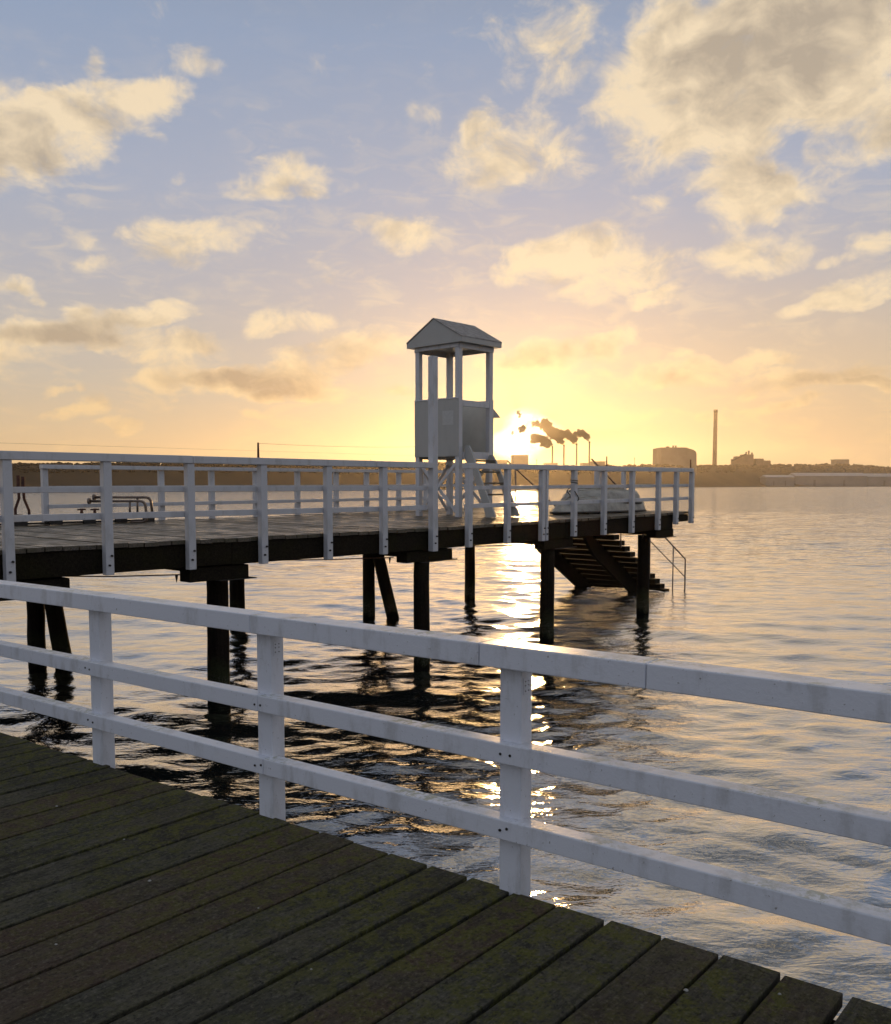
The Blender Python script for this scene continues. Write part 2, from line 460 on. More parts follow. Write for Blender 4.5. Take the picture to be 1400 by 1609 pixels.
# ------------------------------------------------------------------ mesh helpers
class MB:
    def __init__(s):
        s.v, s.f, s.a = [], [], []

    def add(s, vs, fs, a=0.0):
        o = len(s.v)
        s.v += [tuple(p) for p in vs]
        s.f += [tuple(i + o for i in q) for q in fs]
        s.a += [a] * len(fs)
        return s

    def prism(s, lo, hi, a=0.0):
        """closed solid between two equal polygons"""
        n = len(lo)
        fs = [tuple(range(n))[::-1], tuple(range(n, 2 * n))]
        fs += [(i, (i + 1) % n, n + (i + 1) % n, n + i) for i in range(n)]
        return s.add(list(lo) + list(hi), fs, a)

    def box(s, x0, x1, y0, y1, z0, z1, fr=None, a=0.0):
        P = [(x0, y0), (x1, y0), (x1, y1), (x0, y1)]
        f = fr or (lambda p, q, r: (p, q, r))
        return s.prism([f(p[0], p[1], z0) for p in P], [f(p[0], p[1], z1) for p in P], a)

    def bar(s, p0, p1, w, h, up=(0, 0, 1), a=0.0):
        p0, p1 = Vector(p0), Vector(p1)
        d = (p1 - p0).normalized()
        u = Vector(up)
        sd = d.cross(u).normalized()
        u = sd.cross(d).normalized()
        c = [sd * (i * w / 2) + u * (j * h / 2) for i, j in ((-1, -1), (1, -1), (1, 1), (-1, 1))]
        return s.prism([p0 + k for k in c], [p1 + k for k in c], a)

    def tube(s, pts, r, n=10, r1=None):
        pts = [Vector(p) for p in pts]
        rings = []
        ref = None
        for i, p in enumerate(pts):
            d = (pts[min(i + 1, len(pts) - 1)] - pts[max(i - 1, 0)]).normalized()
            if ref is None:
                ref = Vector((0, 0, 1)) if abs(d.z) < .9 else Vector((1, 0, 0))
            sd = d.cross(ref).normalized()
            u = sd.cross(d).normalized()
            ref = u
            rr = r if r1 is None else r + (r1 - r) * i / (len(pts) - 1)
            rings.append([p + (sd * math.cos(2 * math.pi * k / n) + u * math.sin(2 * math.pi * k / n)) * rr for k in range(n)])
        vs = [q for ring in rings for q in ring]
        fs = []
        for i in range(len(pts) - 1):
            for k in range(n):
                a, b = i * n + k, i * n + (k + 1) % n
                fs.append((a, b, b + n, a + n))
        fs.append(tuple(range(n))[::-1])
        fs.append(tuple((len(pts) - 1) * n + k for k in range(n)))
        return s.add(vs, fs)

    def build(s, name, mat, parent=None, bevel=0.0, smooth=False, origin=None):
        me = bpy.data.meshes.new(name)
        vs = s.v
        if origin is not None:
            vs = [tuple(Vector(p) - Vector(origin)) for p in vs]
        me.from_pydata(vs, [], s.f)
        if any(s.a):
            at_ = me.attributes.new('plank', 'FLOAT', 'FACE')
            at_.data.foreach_set('value', s.a)
        me.materials.append(mat)
        me.validate()
        me.update()
        o = bpy.data.objects.new(name, me)
        COL.objects.link(o)
        if origin is not None:
            o.location = origin
        if smooth:
            for p in me.polygons:
                p.use_smooth = len(p.vertices) <= 4
        if bevel:
            b = o.modifiers.new('bevel', 'BEVEL')
            b.width = bevel
            b.segments = 2
            b.limit_method = 'ANGLE'
            b.harden_normals = False
        if parent is not None:
            o.parent = parent
            o.matrix_parent_inverse = Matrix.Translation(-parent.location)
        return o


def tag(o, label=None, cat=None, group=None, kind=None):
    for k, v in (('label', label), ('category', cat), ('group', group), ('kind', kind)):
        if v:
            o[k] = v
    return o


def thing(name, loc, label, cat, group=None):
    o = bpy.data.objects.new(name, None)
    o.empty_display_size = .3
    o.location = loc
    COL.objects.link(o)
    return tag(o, label, cat, group)


def bend(pts, r=.08, n=5):
    """round the corners of a polyline"""
    pts = [Vector(p) for p in pts]
    out = [pts[0]]
    for i in range(1, len(pts) - 1):
        a, b, c = pts[i - 1], pts[i], pts[i + 1]
        u, w = (a - b), (c - b)
        rr = min(r, u.length * .45, w.length * .45)
        p, q = b + u.normalized() * rr, b + w.normalized() * rr
        for k in range(n + 1):
            t = k / n
            out.append(p * (1 - t) ** 2 + b * 2 * t * (1 - t) + q * t * t)
    out.append(pts[-1])
    return out


# ------------------------------------------------------------------ water
def axis_pts(lo, hi, c, s0, k):
    """coordinates whose spacing grows away from c"""
    up, dn = [c], [c]
    while up[-1] < hi:
        up.append(up[-1] + s0 + k * abs(up[-1] - c))
    while dn[-1] > lo:
        dn.append(dn[-1] - s0 - k * abs(dn[-1] - c))
    return np.array(dn[::-1][:-1] + up)


def build_water():
    xs = axis_pts(-3400, 3400, 1.0, .042, .0125)
    ys = [5.0]
    while ys[-1] < 3400:
        q = ys[-1] - 5
        ys.append(ys[-1] + .024 + .0042 * min(q, 90) + .03 * max(0, q - 90))
    while ys[0] > -3400:
        q = 5 - ys[0]
        ys.insert(0, ys[0] - .05 - .03 * q)
    ys = np.array(ys)
    dx = np.gradient(xs)
    dy = np.gradient(ys)
    X, Y = np.meshgrid(xs, ys)
    DX, DY = np.meshgrid(dx, dy)
    Z = np.zeros_like(X)
    wind = R(-97)
    comps = [(lam, .0) for lam in np.exp(np.linspace(math.log(.20), math.log(6.0), 72))]
    for lam, _ in comps:
        a = wind + RNG.normal(0, R(38) if lam < 1.2 else R(22))
        k = 2 * math.pi / lam
        kx, ky = k * math.cos(a), k * math.sin(a)
        slope = .0135 if lam < .33 else (.0200 if lam < 1.0 else (.0140 if lam < 2.2 else .005))
        amp = slope / k * RNG.uniform(.6, 1.4)
        cell = np.abs(kx) * DX + np.abs(ky) * DY      # phase step over one cell
        att = np.clip((2.4 - cell) / 1.4, 0, 1)
        Z += amp * att * np.sin(kx * X + ky * Y + RNG.uniform(0, 6.28))
    # gusts: calmer and rougher patches
    gust = .88 + .30 * np.sin(X * .11 + Y * .05 + 1.0) * np.sin(Y * .09 - X * .03 + .4) + .12 * np.sin(X * .31 - Y * .23)
    calm = np.exp(-(((X - 3.5) / 3.0) ** 2 + ((Y - 3.5) / 3.0) ** 2))
    Z *= gust * (1 - .25 * calm)
    Z = np.where(np.hypot(X, Y) > 280, 0, Z)
    ny, nx = X.shape
    co = np.stack([X, Y, Z], -1).reshape(-1, 3).astype(np.float32)
    idx = np.arange(ny * nx).reshape(ny, nx)
    q = np.stack([idx[:-1, :-1], idx[:-1, 1:], idx[1:, 1:], idx[1:, :-1]], -1).reshape(-1, 4).astype(np.int32)
    me = bpy.data.meshes.new('water')
    me.vertices.add(len(co))
    me.vertices.foreach_set('co', co.ravel())
    me.loops.add(q.size)
    me.loops.foreach_set('vertex_index', q.ravel())
    me.polygons.add(len(q))
    me.polygons.foreach_set('loop_start', np.arange(0, q.size, 4, dtype=np.int32))
    me.polygons.foreach_set('use_smooth', np.ones(len(q), dtype=bool))
    me.update(calc_edges=True)
    me.materials.append(M['water'])
    o = bpy.data.objects.new('water', me)
    COL.objects.link(o)
    tag(o, kind='structure')
    print('water verts', len(co))


build_water()

# seabed under it all, so the sheet has something below
MB().box(-3400, 3400, -3400, 3400, -.9, -.8).build('seabed', M['land'])['kind'] = 'structure'


# ------------------------------------------------------------------ haze
def build_haze():
    m = bpy.data.materials.new('sea haze')
    m.use_nodes = True
    m.node_tree.nodes.clear()
    g = G(m.node_tree)
    out = g.n('ShaderNodeOutputMaterial')
    pv = g.n('ShaderNodeVolumePrincipled')
    pv.inputs['Color'].default_value = (1.0, .88, .72, 1)
    pv.inputs['Density'].default_value = .00012
    pv.inputs['Anisotropy'].default_value = .80
    m.node_tree.links.new(pv.outputs[0], out.inputs['Volume'])
    m.cycles.homogeneous_volume = True
    o = MB().box(-3450, 3450, -3450, 3450, -1.9, 140).build('haze', m)
    tag(o, kind='stuff')


build_haze()


# ------------------------------------------------------------------ far shore
SHORE = [(-1600, 215), (-900, 262), (-300, 305), (0, 332), (100, 360), (300, 400), (450, 431), (600, 500), (690, 575), (812, 616),
         (900, 740), (1000, 958), (1090, 1166), (1250, 1540), (1400, 1800), (1700, 1900), (2300, 1800), (3200, 1500)]
RIDGE = [(-1600, 722), (-300, 728), (20, 731), (200, 730), (400, 731), (560, 733), (700, 729), (800, 733), (900, 735), (1000, 733), (1090, 733),
         (1250, 732), (1330, 731), (1400, 736), (1700, 731), (3200, 737)]


def interp(tab, x):
    return float(np.interp(x, [t[0] for t in tab], [t[1] for t in tab]))


def shore_y(x):
    return interp(SHORE, x)


def ground_h(px, Y):
    s0 = shore_y(px)
    depth = (Y - s0) / max(s0, 200)
    yt = interp(RIDGE, px)
    top = at(px, yt, s0 * 1.22).z
    if depth < .04:
        return .3 + 1.4 * depth / .04
    return 1.7 + (top - 1.7) * min(1.0, max(0, (depth - .045) / .17)) ** 1.3


def build_land():
    cols = list(range(-1600, 3201, 12))
    deps = [-.02, -.004, 0, .01, .03, .05, .08, .12, .16, .2, .24, .32, .5, .75]
    vs, fs = [], []
    for i, px in enumerate(cols):
        s0 = shore_y(px)
        for j, dd in enumerate(deps):
            Y = s0 * (1 + dd)
            u = ray(px, HZ)
            X = u.x / u.y * Y
            if dd < -.003:
                z = -.6 if dd < -.01 else -.2
            else:
                z = ground_h(px, Y) + (RNG.uniform(-.1, .1) if dd > .05 else 0)
            vs.append((X, Y, z))
    n = len(deps)
    for i in range(len(cols) - 1):
        for j in range(n - 1):
            fs.append((i * n + j, (i + 1) * n + j, (i + 1) * n + j + 1, i * n + j + 1))
    o = MB().add(vs, fs).build('far_shore_hills', M['land'], smooth=True)
    tag(o, kind='structure')


build_land()

# icosphere-like crown pieces
_t = (1 + 5 ** .5) / 2
ICO_V = [Vector(p).normalized() for p in [(-1, _t, 0), (1, _t, 0), (-1, -_t, 0), (1, -_t, 0), (0, -1, _t), (0, 1, _t), (0, -1, -_t), (0, 1, -_t),
                                          (_t, 0, -1), (_t, 0, 1), (-_t, 0, -1), (-_t, 0, 1)]]
ICO_F = [(0, 11, 5), (0, 5, 1), (0, 1, 7), (0, 7, 10), (0, 10, 11), (1, 5, 9), (5, 11, 4), (11, 10, 2), (10, 7, 6), (7, 1, 8), (3, 9, 4), (3, 4, 2),
         (3, 2, 6), (3, 6, 8), (3, 8, 9), (4, 9, 5), (2, 4, 11), (6, 2, 10), (8, 6, 7), (9, 8, 1)]


def build_woods():
    mb = MB()
    for _ in range(4200):
        px = random.uniform(-900, 2400)
        s0 = shore_y(px)
        dd = random.uniform(.165, .27)
        if 1235 < px < 1420 and dd < .11:
            continue
        Y = s0 * (1 + dd)
        u = ray(px, HZ)
        X = u.x / u.y * Y
        h = ground_h(px, Y)
        r = random.uniform(.8, 2.0) * (s0 / 600) ** .8 * (.7 if dd < .06 else 1)
        c = Vector((X, Y, h + r * .35))
        sx, sz = random.uniform(.8, 1.7), random.uniform(.6, 1.15)
        vs = [c + Vector((q.x * r * sx, q.y * r * sx, q.z * r * sz)) * random.uniform(.75, 1.2) for q in ICO_V]
        mb.add(vs, ICO_F)
    o = mb.build('distant_woodland', M['wood_green'])
    tag(o, 'low line of bare winter trees along the ridge of the far shore', 'woodland', kind='stuff')


build_woods()


def fbox(mb, x0, x1, ytop, Y, depth, zb=0.0, inset=0.0):
    """a block standing at distance Y whose face spans two bearings"""
    a, b = at(x0, HZ, Y), at(x1, HZ, Y)
    z1 = at((x0 + x1) / 2, ytop, Y).z
    return mb.box(a.x + inset, b.x - inset, Y, Y + depth, zb, z1)


def far_building(name, label, cat, x0, x1, ytop, Y, depth, mat, extras=None, group=None):
    c = at((x0 + x1) / 2, HZ, Y)
    t = thing(name, (c.x, Y, 0), label, cat, group)
    fbox(MB(), x0, x1, ytop, Y, depth).build('wall', mat, t)
    a, b = at(x0, ytop, Y), at(x1, ytop, Y)
    MB().box(a.x - .6, b.x + .6, Y - .6, Y + depth + .6, a.z + .01, a.z + 1.1).build('roof', M['concrete'], t)
    return t


def chimney(name, label, px, ytop, Y, r0, r1, mat, group=None, band=None):
    c = at(px, HZ, Y)
    H = at(px, ytop, Y).z
    t = thing(name, (c.x, Y, 0), label, 'chimney', group)
    MB().tube([(c.x, Y, 0), (c.x, Y, H * .5), (c.x, Y, H)], r0, 20, r1).build('shaft', mat, t, smooth=True)
    MB().tube([(c.x, Y, H - r1 * 1.6), (c.x, Y, H + .3)], r1 * 1.12, 20).build('rim', M['dark_steel'] if band is None else band, t, smooth=True)
    MB().box(c.x - r0 * 1.8, c.x + r0 * 1.8, Y - r0 * 1.8, Y + r0 * 1.8, 0, r0 * 2).build('plinth', M['concrete'], t)
    return t


YP = 1450.0
for px, yt, lab in ((867.5, 701, 'thin power station chimney, leftmost and shortest of the four smoking ones'),
                    (885.5, 699, 'thin power station chimney, second from the left of the four smoking ones'),
                    (905.5, 697, 'thin power station chimney, third from the left of the four smoking ones'),
                    (925.5, 694, 'thin power station chimney, rightmost and tallest of the four smoking ones')):
    chimney('power_station_chimney', lab, px, yt, YP, 1.75, 1.3, M['concrete'], 'slim smoking chimneys of the power station')
chimney('tall_chimney', 'very tall lone factory chimney to the right of the rounded block on the far shore', 1122, 644, 1640, 4.2, 3.2, M['brickwork'])


def smoke_mat():
    m = bpy.data.materials.new('chimney smoke')
    m.use_nodes = True
    m.node_tree.nodes.clear()
    g = G(m.node_tree)
    out = g.n('ShaderNodeOutputMaterial')
    pv = g.n('ShaderNodeVolumePrincipled')
    pv.inputs['Color'].default_value = (.26, .22, .19, 1)
    pv.inputs['Density'].default_value = .55
    pv.inputs['Anisotropy'].default_value = .2
    m.node_tree.links.new(pv.outputs[0], out.inputs['Volume'])
    m.cycles.homogeneous_volume = True
    return m


M['smoke'] = smoke_mat()


def plume(path, label, seed, n):
    """path: (px, py, radius in px) along the drift of the smoke"""
    rr = random.Random(seed)
    Y0 = YP
    mb = MB()
    k = YP / FPX
    n *= 3
    for i in range(n):
        t = i / (n - 1) * (len(path) - 1)
        j = min(int(t), len(path) - 2)
        f = t - j
        x, y, r = [path[j][q] * (1 - f) + path[j + 1][q] * f for q in range(3)]
        x += rr.gauss(0, .38) * r
        y += rr.gauss(0, .42) * r
        c = at(x, y, Y0) + Vector((0, rr.uniform(-1, 1) * r * k * .6, 0))
        r2 = r * k * rr.uniform(.28, .85)
        vs = [c + Vector((q.x, q.y, q.z * .85)) * (r2 * rr.uniform(.7, 1.25)) for q in ICO_V]
        mb.add(vs, ICO_F)
    o = mb.build('smoke_plume', M['smoke'])
    rm = o.modifiers.new('remesh', 'REMESH')
    rm.mode = 'VOXEL'
    rm.voxel_size = .55
    rm.use_smooth_shade = True
    return tag(o, label, 'smoke', 'smoke plumes drifting left from the four chimneys')


plume([(925, 692, 2), (921, 684, 6), (911, 680, 6), (903, 682, 3)], 'small curled smoke plume leaving the tallest of the four slim chimneys', 3, 26)
plume([(905, 695, 2), (900, 688, 7), (890, 683, 7), (876, 680, 6)], 'brown smoke plume drifting left from the third slim chimney', 4, 34)
plume([(885, 697, 2), (880, 690, 6), (870, 681, 9), (861, 670, 9), (855, 661, 5)], 'tall billowing smoke plume rising left from the second slim chimney', 5, 46)
plume([(867, 699, 2), (862, 694, 6), (850, 692, 8), (836, 687, 6)], 'low smoke plume drifting left from the shortest slim chimney', 6, 32)
plume([(849, 670, 4), (843, 665, 5), (838, 670, 3)], 'thin shred of smoke floating left of the billowing plume', 8, 10)
plume([(825, 671, 4), (820, 674, 6), (817, 673, 3)], 'small detached puff of smoke in front of the sun', 7, 9)
plume([(817, 654, 3), (815, 649, 4), (813, 646, 2)], 'highest tiny puff of smoke above the sun', 9, 6)
plume([(807, 681, 3), (804, 680, 2)], 'leftmost tiny puff of smoke beside the sun', 10, 5)

far_building('industrial_block', 'plain square industrial block standing right under the sun', 'building', 806, 830, 716, 1250, 40, M['concrete'])
far_building('industrial_block', 'low pale industrial block just right of the wooden tower on the skyline', 'building', 781, 797, 724, 1250, 30, M['concrete'])
far_building('turbine_hall', 'low flat hall below the leftmost slim chimney', 'building', 857, 876, 728.5, 1440, 30, M['sheet'])
far_building('turbine_hall', 'low flat hall between the two right slim chimneys', 'building', 915, 929, 728.5, 1500, 30, M['sheet'])
far_building('storage_hall', 'small stepped hall on the skyline just right of the smoking chimneys', 'building', 930, 951, 726, 1400, 30, M['concrete'])

# the big block with the rounded shoulder
c = at(1065, HZ, 1350)
t = thing('factory_block', (c.x, 1350, 0), 'big tall factory block with a rounded right shoulder on the far shore', 'building')
fbox(MB(), 1038, 1078.5, 703, 1350, 55).build('wall', M['concrete'], t)
pts = [(1078.6, 800), (1078.6, 703.5), (1084, 705), (1089, 706.5), (1093, 709), (1094.5, 713), (1094.5, 800)]
lo, hi = [], []
for x, y in pts:
    p = at(x, min(y, 764), 1352)
    z = 0 if y > 764 else p.z
    lo.append((p.x, 1352, z))
    hi.append((p.x, 1400, z))
MB().prism(lo, hi).build('shoulder', M['concrete'], t)
for x, w in ((1050, 4), (1060, 1.6), (1064, 1.6)):
    a = at(x, 703, 1350)
    MB().box(a.x, a.x + w, 1360, 1364, a.z + .02, a.z + (1.8 if w > 2 else 3.2)).build('vent', M['dark_steel'], t)

# conveyor plant
c = at(1168, HZ, 1720)
t = thing('conveyor_plant', (c.x, 1720, 0), 'dark gravel plant with silo, conveyor and jagged machinery on the skyline', 'plant')
for i, (x0, x1, y) in enumerate(((1152, 1166, 721), (1166, 1183, 714), (1156, 1175, 717))):
    fbox(MB(), x0, x1, y, 1720 + i * 3, 18, zb=18 if i == 2 else 0).build('hopper', M['brickwork'], t)
MB().bar(at(1150, 724, 1716), at(1173, 713, 1716), 3, 2.4).build('conveyor', M['dark_steel'], t)
for x, y in ((1172, 710), (1176, 708), (1181, 711)):
    a = at(x, y, 1725)
    MB().box(a.x, a.x + 2.2, 1725, 1728, a.z - 7, a.z).build('gantry', M['dark_steel'], t)
far_building('plant_shed', 'dark shed with a flat roof right of the gravel plant', 'building', 1187, 1199, 721.5, 1720, 30, M['brickwork'])
far_building('plant_shed', 'lower dark shed at the right end of the gravel plant', 'building', 1199.8, 1210, 724.5, 1735, 30, M['brickwork'])
far_building('hilltop_house', 'wide building just showing above the trees on the right ridge', 'building', 1313, 1333, 722.5, 2150, 30, M['concrete'])

# warehouses by the quay
def warehouse(label, x0, x1, ytop, yeave, Y, depth):
    a, b = at(x0, HZ, Y), at(x1, HZ, Y)
    ze, zr = at(x0, yeave, Y).z, at(x0, ytop, Y + depth / 2).z
    t = thing('warehouse', ((a.x + b.x) / 2, Y, 0), label, 'warehouse', 'long pale warehouses by the quay')
    MB().box(a.x, b.x, Y, Y + depth, 1.0, ze).build('wall', M['sheet'], t)
    MB().prism([(a.x - 1, Y - 1, ze + .05), (a.x - 1, Y + depth + 1, ze + .05), (a.x - 1, Y + depth / 2, zr)],
               [(b.x + 1, Y - 1, ze + .05), (b.x + 1, Y + depth + 1, ze + .05), (b.x + 1, Y + depth / 2, zr)]).build('roof', M['white_sheet'], t)
    L = b.x - a.x
    for k in range(2):
        q = a.x + L * (k + .6) / 2.4
        MB().box(q, q + L * .03, Y - .3, Y - .02, 1.1, 1.1 + (ze - 1.1) * .6).build('door', M['concrete'], t)
    return t


warehouse('longest pale warehouse with a low white roof on the far right quay', 1250, 1362, 743, 748, 1640, 40)
warehouse('pale warehouse cut off by the right edge of the photo', 1364, 1460, 744, 749, 1800, 40)
warehouse('short dull warehouse left of the longest one on the right quay', 1204, 1248, 746.5, 750, 1500, 30)

# masts and pylon
def mast(px, ytop, Y, label, r=.5):
    c = at(px, HZ, Y)
    H = at(px, ytop, Y).z
    t = thing('mast', (c.x, Y, 0), label, 'mast')
    MB().tube([(c.x, Y, 0), (c.x, Y, H)], r, 8, r * .6).build('pole', M['wire'], t)
    MB().box(c.x - r * 2.4, c.x + r * 2.4, Y - r, Y + r, H * .93, H * .93 + .5).build('crossarm', M['wire'], t)


mast(996.5, 718, 1300, 'thin lone mast on the skyline left of the big factory block')
mast(843, 721, 1200, 'small pylon on the skyline between the sun and the slim chimneys', .45)
mast(583, 722, 600, 'tiny pylon on the low hill left of the wooden tower', .22)


def cable(p, q, sag, r, label):
    p, q = Vector(p), Vector(q)
    pts = []
    for i in range(25):
        f = i / 24
        v = p.lerp(q, f)
        v.z -= sag * 4 * f * (1 - f)
        pts.append(v)
    o = MB().tube(pts, r, 6).build('power_cable', M['wire'])
    tag(o, label, 'cable')


cable(at(-420, 683, 330), at(843, 722, 1180), 0, .055, 'overhead cable running above the far hill from the left edge down behind the tower')


# ------------------------------------------------------------------ near pier
E2, N2 = Vector((.8065, -.5912)), Vector((.5912, .8065))     # along the edge to the right, outwards over the water
O2 = Vector((.465, 3.577))
PL = Vector((math.sin(R(40)), math.cos(R(40))))              # direction of the planks
DZ = 1.30


def near(e, n, z):
    p = O2 + E2 * e + N2 * n
    return Vector((p.x, p.y, z))


near_pier = thing('near_pier', near(-1, -1, DZ), 'dark mossy timber deck filling the foreground in front of the white rail', 'pier')


def near_deck():
    mb = MB()
    pp = Vector((PL.y, -PL.x))       # across the planks
    org = near(0, 0, 0)
    ang = math.atan2(PL.y, PL.x)
    rnd = random.Random(5)
    # local frame: x along plank, y across
    def loc(l, w):
        return (l, w)
    w = 0.0
    planks = []
    pos = 0.0
    while pos < 5.2:
        wd = rnd.uniform(.188, .212)
        planks.append((pos, pos + wd))
        pos += wd + rnd.choice([.012, .016, .022, .028])
    pos = 0.0
    while pos > -9.0:
        wd = rnd.uniform(.190, .216)
        g_ = rnd.choice([.011, .015, .020, .026])
        planks.append((pos - g_ - wd, pos - g_))
        pos -= g_ + wd
    # edge line in the plank frame: position along plank l_e(w)
    Pv, Qv = Vector((PL.x, PL.y)), pp
    for (a, b) in planks:
        # local y = across axis measured along -pp so that frame is right handed
        def l_edge(wv):
            # point = org + Qv*wv + Pv*l, on the edge when its N2 component is zero
            return -(Qv.dot(N2) * wv) / Pv.dot(N2)
        j = rnd.uniform(-.012, .006)
        le0, le1 = l_edge(a) + j, l_edge(b) + j
        z = rnd.uniform(-.002, .002)
        segs = [(le0, le1, -9.0 + max(0, 0), None)]
        cut = rnd.uniform(3.2, 6.0)
        m0 = (le0 + le1) / 2
        for (x_far0, x_far1, x_near, tone) in ((le0, le1, m0 - cut, rnd.random()), (m0 - cut - .006, m0 - cut - .006, -9.5, rnd.random())):
            # sheared end follows the edge loosely
            lo = [(x_near, -b, z - .05), (x_far1, -b, z - .05), (x_far0, -a, z - .05), (x_near, -a, z - .05)]
            hi = [(p[0], p[1], z) for p in lo]
            mb.prism(lo, hi, .02 + .98 * tone)
    o = mb.build('decking', M['deck'])
    bv = o.modifiers.new('bevel', 'BEVEL')
    bv.width = .004
    bv.segments = 2
    o.location = (org.x, org.y, DZ)
    o.rotation_euler = (0, 0, ang)
    o.parent = near_pier
    o.matrix_parent_inverse = Matrix.Translation(-near_pier.location)


near_deck()
for e0 in (-6.6,):
    mb = MB()
    mb.box(-6.6, 4.4, -.24, -.08, DZ - .34, DZ - .055, near).build('edge_beam', M['beam'], near_pier, bevel=.01)
for n in (-1.6, -3.2, -4.8):
    MB().box(-6.6, 4.4, n - .08, n + .08, DZ - .34, DZ - .055, near).build('joist', M['beam'], near_pier)
for e in (-6.2, -3.2, -.2, 2.8):
    for n in (-.16, -3.2):
        p = near(e, n, 0)
        MB().tube([(p.x, p.y, -.8), (p.x, p.y, DZ - .345)], .15, 16, .14).build('pile', M['pile'], near_pier, smooth=True)

near_rail = thing('white_railing', near(-1, .03, DZ), 'big white timber railing with three rails across the foreground', 'railing')
e_posts = []
for (x, y) in ((-2.093, 5.493), (-.887, 4.583), (.310, 3.669)):
    e_posts.append((Vector((x, y)) - O2).dot(E2))
e_posts[1] -= .020
e_posts[2] -= .050
step = e_posts[2] - e_posts[1]
e_posts = [e_posts[0] - 2 * step, e_posts[0] - step, e_posts[0]] + e_posts[1:] + [e_posts[2] + step + .13, e_posts[2] + 2 * step]
for i, e in enumerate(e_posts):
    MB().box(e - .052, e + .052, -.022, .068, DZ + .0006 if False else DZ - .30, DZ + .953, near).build('post', M['paint'], near_rail, bevel=.006, origin=near(e, .02, DZ))
# rails in butt-jointed lengths
def rail_run(name, joints, n0, n1, z0, z1):
    for a, b in zip(joints[:-1], joints[1:]):
        dz = random.uniform(-.0015, .0015)
        MB().box(a + .0015, b - .0015, n0, n1, DZ + z0 + dz, DZ + z1 + dz, near).build(name, M['paint'], near_rail, bevel=.005, origin=near((a + b) / 2, 0, DZ + z0))


rail_run('top_rail', [e_posts[0] - .3, e_posts[3] - .03, e_posts[4] - .115, e_posts[4] + .62, e_posts[-1] + .2], -.085, .045, .955, 1.05)
rail_run('middle_rail', [e_posts[0] - .3, e_posts[3] + .0, e_posts[-1] + .2], -.068, .017, .555, .640)
rail_run('lower_rail', [e_posts[0] - .3, e_posts[3] + .03, e_posts[-1] + .2], -.066, .017, .235, .320)
# bolt heads and number plates
for i, e in enumerate(e_posts[1:6]):
    for z in (.60, .28):
        for de in (-.03, .028):
            c = near(e + de * random.uniform(.5, 1.2), -.0665, DZ + z + random.uniform(-.01, .01))
            d = Vector((-N2.x, -N2.y, 0))
            MB().tube([c, c + d * .004], .006, 8).build('bolt', M['dark_steel'], near_rail)
for e in (e_posts[3], e_posts[4]):
    # thin embossed plate on the right-hand face of the post near its top
    MB().box(e + .0525, e + .0545, -.005, .045, DZ + .84, DZ + .91, near).build('plate', M['paint'], near_rail, bevel=.0008)
    for dn in (.008, .032):
        for dz in (.855, .878, .895):
            c = near(e + .0545, dn, DZ + dz)
            MB().tube([c, c + Vector((E2.x, E2.y, 0)) * .0015], .003, 6).build('stud', M['dark_steel'], near_rail)

# small white things lying on the planks
flecks = [(235, 1384, .011, 'round white shell near the middle of the deck'), (88, 1484, .008, 'crumbled white shell at the left of the deck'),
          (89, 1267, .010, 'broken white shell near the far left planks'), (195, 1319, .008, 'tiny white shell on the upper left planks'),
          (489, 1523, .007, 'small grey-white shell left of the pale smear'), (406, 1427, .006, 'tiny white shell fragment in the middle of the deck'),
          (1078, 1556, .012, 'oval white shell on the lower right planks'), (1225, 1562, .009, 'small white shell on the right hand planks')]
for x, y, r, lab in flecks:
    rr = ray(x, y)
    k = (DZ + .002 - EYE) / rr.z
    p = Vector((0, 0, EYE)) + rr * k
    n = 9
    rim = [Vector((math.cos(6.28 * i / n) * r * random.uniform(.6, .9), math.sin(6.28 * i / n) * r * random.uniform(.5, .8), 0)) for i in range(n)]
    mb = MB()
    vs = [p + q for q in rim] + [p + q * .6 + Vector((0, 0, r * .35)) for q in rim] + [p + Vector((0, 0, r * .5))]
    fs = [(i, (i + 1) % n, n + (i + 1) % n, n + i) for i in range(n)] + [(n + i, n + (i + 1) % n, 2 * n) for i in range(n)] + [tuple(range(n))[::-1]]
    o = mb.add(vs, fs).build('shell', M['shell'], smooth=True, origin=p)
    tag(o, lab, 'shell', 'white shells scattered on the deck')

# ------------------------------------------------------------------ far pier
A0 = R(42.5)
SD, TD = Vector((math.sin(A0), math.cos(A0))), Vector((-math.cos(A0), math.sin(A0)))
P0 = Vector((-.235, 14.64))
FZ = 2.31


def fp(s, t, z):
    p = P0 + SD * s + TD * t
    k = min(max(s / 8.0, 0), 1.15)
    up = min(max((z - FZ) / 1.05, 0), 1)
    return Vector((p.x, p.y, z + k * (.07 - .05 * up if z > 1.7 else 0)))


far_pier = thing('timber_pier', fp(0, 3, FZ), 'long dark timber pier with plank deck crossing the middle of the photo', 'pier')
S0, S1, TW = -12.0, 8.85, 6.35
mb = MB()
s = S0
rnd = random.Random(9)
while s < S1:
    wd = rnd.uniform(.17, .2)
    z = rnd.uniform(-.006, .006)
    e = min(s + wd, S1)
    mb.box(s, e, rnd.uniform(-.01, .02), TW + rnd.uniform(-.02, .02), FZ - .05 + z, FZ + z, fp, a=.02 + .98 * rnd.random())
    s += wd + rnd.choice([.006, .012, .02])
mb.build('decking', M['deck_far'], far_pier)
for t in (.06, 1.6, 3.1, 4.6, 6.05):
    cuts = [S0, -7.5, -3.75, .15, 3.8, 8.0] if t < .5 else [S0, 8.0]
    for a, b in zip(cuts[:-1], cuts[1:]):
        dz = random.uniform(-.01, .01)
        MB().box(a, b - .006, t - .02 + (.0 if t < .5 else 0), t + .16, FZ - .355 + dz, FZ - .058, fp).build('beam', M['beam'], far_pier, bevel=.01)
